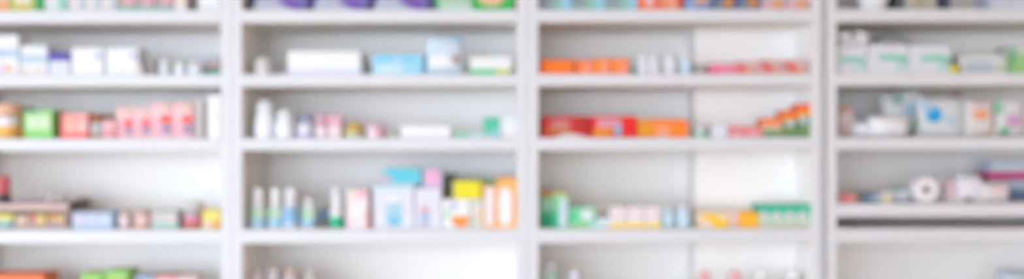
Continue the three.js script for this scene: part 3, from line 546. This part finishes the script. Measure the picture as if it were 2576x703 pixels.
carton('D', 1858, 1908, 536, 'plain amber yellow carton leaning against the teal topped row', { c: '#fcbd2c', s: [['p', [[0.04, 0.04], [0.7, 0.04], [0.86, 0.96], [0.14, 0.96]], '#fdbb2e'], ['r', 0.86, 0.4, 1, 1, '#e3c11c', 'printed_band']] });
{
  const o = { c: '#c5d8cb', d: 0.09, z: 0.025, group: 'white and teal topped cartons', s: [['b', 0.62, 0.995, '#04bd9a'], ['e', 0.08, 0.28, 0.66, 0.74, '#d8dad9'], ['r', 0.1, 0.04, 0.9, 0.24, '#cfcfae'], ['r', 0.7, 0.3, 0.98, 0.62, '#a9dcc6']] };
  const p = carton('D', 1910, 1941, 517, 'white carton with a teal top, next to the amber yellow carton', o);
  copy(p, 'white carton with a teal top, second of four', 1957.5); copy(p, 'white carton with a teal top, third of four', 1989.5); copy(p, 'white carton with a teal top, by the right side panel', 2021.5);
}
// ---- fifth shelf
bottle('E', 1369, 1404, 664, 'slim mint green bottle with a grey white cap at the bottom edge', { c: '#a5cbb9', cap: '#cfd3d6', ch: 0.22, cr: 0.9, nr: 0.84, sh: 0.88 });
bottle('E', 1428, 1464, 681, 'lilac white bottle top at the bottom edge right of the mint one', { c: '#dfe0ee', cap: '#e3e3ee', ch: 0.3, cr: 0.8, nr: 0.7, sh: 0.85, dome: true });
{
  const o = { c: '#d7d8d4', ch: 0.3, cr: 0.6, nr: 0.58, sh: 0.8, dome: true, group: 'round capped bottles along the bottom edge' };
  bottle('E', 1752, 1800, 685, 'bottle with a round pink cap at the bottom edge, left one', { ...o, cap: '#f6b7b5' });
  bottle('E', 1828, 1876, 685, 'bottle with a round pink cap at the bottom edge, right one', { ...o, cap: '#f5b9b7' });
  bottle('E', 1898, 1946, 684, 'bottle with a round white cap next to the pink capped pair', { ...o, cap: '#f4f5f8' });
  bottle('E', 1976, 2024, 683, 'bottle with a round white cap nearest the right side panel', { ...o, cap: '#f6f7fa' });
}

// ================================================================ right-hand unit
const film = ink('#f4f8fa', 0.3, { transmission: 0.3, thickness: 0 });
// ---- top shelf
bottle('A', 2162, 2256, -100, 'big rounded white bottle with a tapering foot on the top shelf', { name: 'lotion_bottle', z: 0.01, c: '#e9eaee', cap: '#e9eaec', base: 0.62, ch: 0.2, cr: 0.5, nr: 0.45, sh: 0.5, oval: 0.8 });
carton('A', 2260, 2276, -60, 'narrow dark slate carton beside the big white bottle', { c: '#5c6468', d: 0.09, z: 0.05 });
carton('A', 2278, 2358, -64, 'olive beige carton with a khaki panel', { c: '#b6b4a6', d: 0.1, z: 0.05, s: [['r', 0.3, 0.1, 0.62, 0.9, '#aea385'], ['r', 0.08, 0.2, 0.26, 0.9, '#c5b8ac'], ['b', 0, 0.1, '#a5a89d']] });
carton('A', 2368, 2393, -50, 'narrow navy carton on the top shelf', { c: '#4c4d72', d: 0.06, z: 0.09, s: [['b', 0, 0.1, '#8489a8']] });
carton('A', 2492, 2610, -56, 'wide pale blue white carton at the right end of the top shelf', { c: '#c3c8dd', d: 0.1, s: [['r', 0.06, 0.08, 0.36, 0.2, '#d6dadb'], ['r', 0.5, 0.08, 0.96, 0.22, '#d9dbdf'], ['b', 0, 0.06, '#b9bfd4']] });
// ---- second shelf
{
  const y = restY('B'), z = 0.2, R = 51 * S * (FAR + z) / FAR;
  const t = thing('tubing_loop', 'clear plastic tubing loop standing behind the tissue boxes', 'tube', X(2240, z), y + R + 0.0095, -z);
  mesh('tube_loop', new THREE.TorusGeometry(R, 0.0065, 12, 64, Math.PI * 1.86), ink('#cfd4d2', 0.25, { transmission: 0.4, thickness: 0 }), t).rotation.z = -Math.PI / 2 + Math.PI * 0.07;
  mesh('connector', new THREE.CylinderGeometry(0.009, 0.009, 0.045, 16).rotateZ(Math.PI / 2).translate(0, -R, 0), ink('#e3e6e6', 0.4), t);
}
{
  const s = [['p', [[0.26, 0.66], [0.88, 0.66], [0.98, 0.52], [0.96, 0.32], [0.84, 0.34], [0.62, 0.46], [0.3, 0.44]], '#84cdb9'], ['r', 0.66, 0.06, 0.94, 0.3, '#c2d9d3'], ['b', 0, 0.05, '#cfd2d2']];
  const o = { name: 'tissue_box', d: 0.11, c: '#dfe1e8', s, r: 0.003, group: 'white boxes with a mint swoosh', z: 0.03 };
  const p = carton('B', 2100 + 8, 2182, 118, 'white box with a mint swoosh under the knotted white bag', { ...o, s: [['p', [[0.08, 0.62], [0.84, 0.62], [0.98, 0.4], [0.92, 0.28], [0.6, 0.4], [0.1, 0.42]], '#8fcfc0'], ['r', 0.46, 0.06, 0.94, 0.26, '#c6dbd6']] });
  carton('B', 2184, 2286, 114, 'white box with a mint swoosh, middle of three', o);
  carton('B', 2288, 2392, 116, 'white box with a mint swoosh, next to the small yellow pot', o);
  // knotted bag with two ears on the first box
  const z = 0.035, w = 70 * S * 1.01, y = p.userData.topY + 0.001, t = thing('knotted_bag', 'small white plastic bag knotted into two ears on a box', 'bag', X(2155, z), y, -z - 0.035), m = ink('#e6e7ec', 0.4);
  const b = pillow(w * 0.7, 0.022, 0.05, 14, 0.002, 3, 3, 2.2);
  mesh('bag_body', b.g, m, t);
  for (const q of [-1, 1]) {
    const e = pillow(0.043, 0.05, 0.03, 14, 0.0022, 2.4, 2.4, 3 + q);
    const em = mesh('bag_ear', e.g, m, t); em.position.set(q * 0.019, 0.0, 0.004); em.rotation.z = -q * 0.22;
  }
}
bottle('B', 2394, 2416, 164, 'tiny bright yellow pot at the foot of the white boxes', { name: 'balm_jar', cat: 'jar', part: 'jar_body', z: 0.015, c: '#dcca33', cap: '#d8c72e', ch: 0.4, cr: 0.98, nr: 0.92, sh: 0.93 });
carton('B', 2414, 2533, 141, 'long white carton with a blue grey panel', { c: '#d9dad9', d: 0.08, z: 0.05, s: [['r', 0.16, 0.14, 0.72, 0.56, '#b7c3ce'], ['r', 0.14, 0.58, 0.72, 0.76, '#ccd2e2'], ['e', 0.78, 0.2, 0.94, 0.5, '#c9c5a3']] });
carton('B', 2545, 2610, 121, 'light green carton with a white top at the right edge of the photo', { c: '#97c987', d: 0.1, s: [['b', 0.72, 0.995, '#cdd5c9'], ['r', 0.0, 0.4, 0.16, 1, '#62b27f', 'printed_band'], ['r', 0.2, 0.1, 0.8, 0.6, '#9ccb86']] });
carton('B', 2528, 2544, 122, 'narrow dark green carton behind the light green one', { c: '#5c9c72', d: 0.06, z: 0.13 });
// ---- third shelf
pouch('C', 2106, 2156, 266, 'dusty pink soft pack standing in the left corner', { c: '#c9b4b3', z: 0.06, d: 0.05, lump: 0.002, s: [[0.05, 0.74, 0.6, 0.94, '#c49d90'], [0.1, 0.44, 0.9, 0.72, '#cdc3c0'], [0.05, 0.16, 0.6, 0.4, '#c2a49a']] });
pouch('C', 2148, 2212, 306, 'low folded gauze pack in a white wrap, the smaller one', { name: 'gauze_pack', c: '#e4e7f0', d: 0.09, z: 0.03, lump: 0.002, sx: 3, sy: 3 });
pouch('C', 2196, 2296, 292, 'plump white cotton pack in front of the clear bags', { name: 'cotton_pack', c: '#eeeef2', d: 0.09, z: 0.012, lump: 0.003, sx: 2.4, sy: 2.2 });
pouch('C', 2232, 2342, 240, 'clear film bag with green marks leaning to the left', { c: '#d0d8de', m: film, lift: 0.008, z: 0.12, d: 0.05, tilt: 0.13, lump: 0.003, seal: '#cfd6da', s: [[0.2, 0.72, 0.52, 0.94, '#8fb8a6'], [0.42, 0.4, 0.86, 0.72, '#a9c3dc'], [0.52, 0.14, 0.88, 0.36, '#a8d4bf']] });
pouch('C', 2314, 2432, 248, 'clear bag with a bright blue disc in its middle', { c: '#c5d3df', m: film, sx: 2.5, sy: 3, z: 0.06, d: 0.05, lump: 0.0025, s: [[0.14, 0.37, 0.47, 0.77, '#009fda'], [0.48, 0.34, 0.78, 0.54, '#b3d0de'], [0.04, 0.62, 0.3, 0.9, '#a3bfd6'], [0.36, 0.03, 0.8, 0.3, '#dadbdd']] });
bottle('C', 2400, 2428, 238, 'brownish bottle half hidden behind the clear bag', { z: 0.2, c: '#bda29a', cap: '#b8938a', ch: 0.2, cr: 0.9, nr: 0.8, sh: 0.88 });
pouch('C', 2434, 2508, 252, 'off-white bag with an orange oval', { c: '#d9d5d1', z: 0.03, d: 0.06, s: [[0.14, 0.46, 0.76, 0.72, '#eaa27d'], [0.62, 0.02, 0.96, 0.24, '#ebc9b3'], [0.08, 0.74, 0.8, 0.94, '#dfcfcb']] });
pouch('C', 2507, 2584, 248, 'white bag with a pink patch and green dots at the right edge', { c: '#d6d6d8', z: 0.03, d: 0.06, s: [[0.3, 0.24, 0.84, 0.58, '#cf9fc6'], [0.0, 0.56, 0.26, 0.94, '#8cbd9b'], [0.12, 0.04, 0.44, 0.26, '#6fb283'], [0.34, 0.68, 0.8, 0.92, '#dedee2']] });
// ---- shelf above the two close boards
carton('H', 2108, 2156, 488, 'low coral box in the left corner of the shelf with rolls', { c: '#dc9593', d: 0.09, s: [['r', 0.1, 0.1, 0.7, 0.7, '#e07a7a'], ['b', 0.76, 0.99, '#b49c94']] });
carton('H', 2162, 2212, 488, 'low dark slate box beside the coral box', { c: '#788793', d: 0.09, s: [['r', 0.04, 0.1, 0.6, 0.8, '#56707a'], ['r', 0.62, 0.3, 0.98, 0.9, '#a7aecb']] });
carton('H', 2215, 2246, 486, 'small cream box with a yellow foot', { c: '#d5d3d0', d: 0.07, s: [['r', 0.16, 0.05, 0.86, 0.5, '#dcca95']] });
pouch('H', 2244, 2296, 476, 'pale blue film bag left of the white roll', { c: '#c3ced8', d: 0.06, z: 0.05, lump: 0.003, s: [[0.1, 0.7, 0.6, 0.95, '#a7c0c4'], [0.2, 0.1, 0.8, 0.6, '#d0d8e2']] });
{
  const rollMat = ink('#e9e5e9', 0.6);
  function roll(x0, x1, label, z, hole, c) {
    const R = (x1 - x0) * S * (FAR + z) / FAR / 2, y = restY('H');
    const t = thing('bandage_roll', label, 'bandage roll', X((x0 + x1) / 2, z), y + R, -z, 'white bandage rolls on their rims');
    const ri = R * hole, d = 0.05, pts = [V2(ri, 0.001), V2(ri + 0.002, 0), V2(R - 0.003, 0), V2(R, 0.003), V2(R, d - 0.003), V2(R - 0.003, d), V2(ri + 0.002, d), V2(ri, d - 0.001), V2(ri, 0.001)];
    mesh('bandage', lathe(pts, 1, 0, Math.PI * 2, 40).rotateX(-Math.PI / 2), ink(c, 0.7), t);
    mesh('core', lathe([V2(ri * 0.82, 0.002), V2(ri, 0.002), V2(ri, d - 0.002), V2(ri * 0.82, d - 0.002), V2(ri * 0.82, 0.002)], 1, 0, Math.PI * 2, 32).rotateX(-Math.PI / 2), ink('#cdb9b6', 0.8), t);
  }
  roll(2298, 2364, 'white bandage roll with its hollow core facing out', 0.03, 0.3, '#ece8ec');
}
carton('H', 2360, 2378, 446, 'narrow lilac white carton upright behind the bandage roll', { c: '#e2e0ea', d: 0.05, z: 0.1 });
carton('H', 2379, 2418, 457, 'blush pink carton between the roll and the white bag', { c: '#dccace', d: 0.07, z: 0.07, s: [['r', 0.1, 0.4, 0.9, 0.9, '#dcc0c2']] });
pouch('H', 2414, 2476, 444, 'plump white bag with a dark spot at its foot', { c: '#e6e4ea', d: 0.06, z: 0.04, lump: 0.002, s: [[0.24, 0.03, 0.54, 0.22, '#8b8778'], [0.2, 0.55, 0.7, 0.9, '#eae8f2']] });
pouch('H', 2472, 2546, 462, 'blush white bag in front of the stack of boxes', { c: '#dfd6d9', d: 0.06, z: 0.02, lump: 0.002, sy: 2.5, s: [[0.2, 0.5, 0.8, 0.85, '#e6ccd0']] });
{
  const a = carton('H', 2500, 2620, 480, 'dark blue box at the bottom of the stack at the right edge', { c: '#6d7f9c', d: 0.09, z: 0.115, s: [['r', 0.35, 0.1, 0.95, 0.9, '#5a7096']] });
  const b = carton('H', 2492, 2620, 456, 'grey blue box in the stack, under the magenta one', { on: a.userData.topY + 0.0012, c: '#aab6c8', d: 0.09, z: 0.115 });
  const c = carton('H', 2488, 2620, 434, 'magenta box in the stack at the right edge', { on: b.userData.topY + 0.0012, c: '#c23a80', d: 0.09, z: 0.115, s: [['r', 0.2, 0.2, 0.52, 0.8, '#b8326f'], ['b', 0.8, 0.99, '#cc8fb1']] });
  carton('H', 2494, 2620, 408, 'pale blue box on top of the stack at the right edge', { on: c.userData.topY + 0.0012, c: '#c0ccd9', d: 0.09, z: 0.115 });
}
// ---- lowest shelf in view
pouch('E', 2520, 2640, 684, 'pale blue grey pack whose top shows in the bottom right corner', { c: '#b9c6d3', d: 0.07, z: 0.05, lump: 0.002 });

for (const o of scene.children) delete o.userData.dz, delete o.userData.topY;
renderer.render(scene, camera);
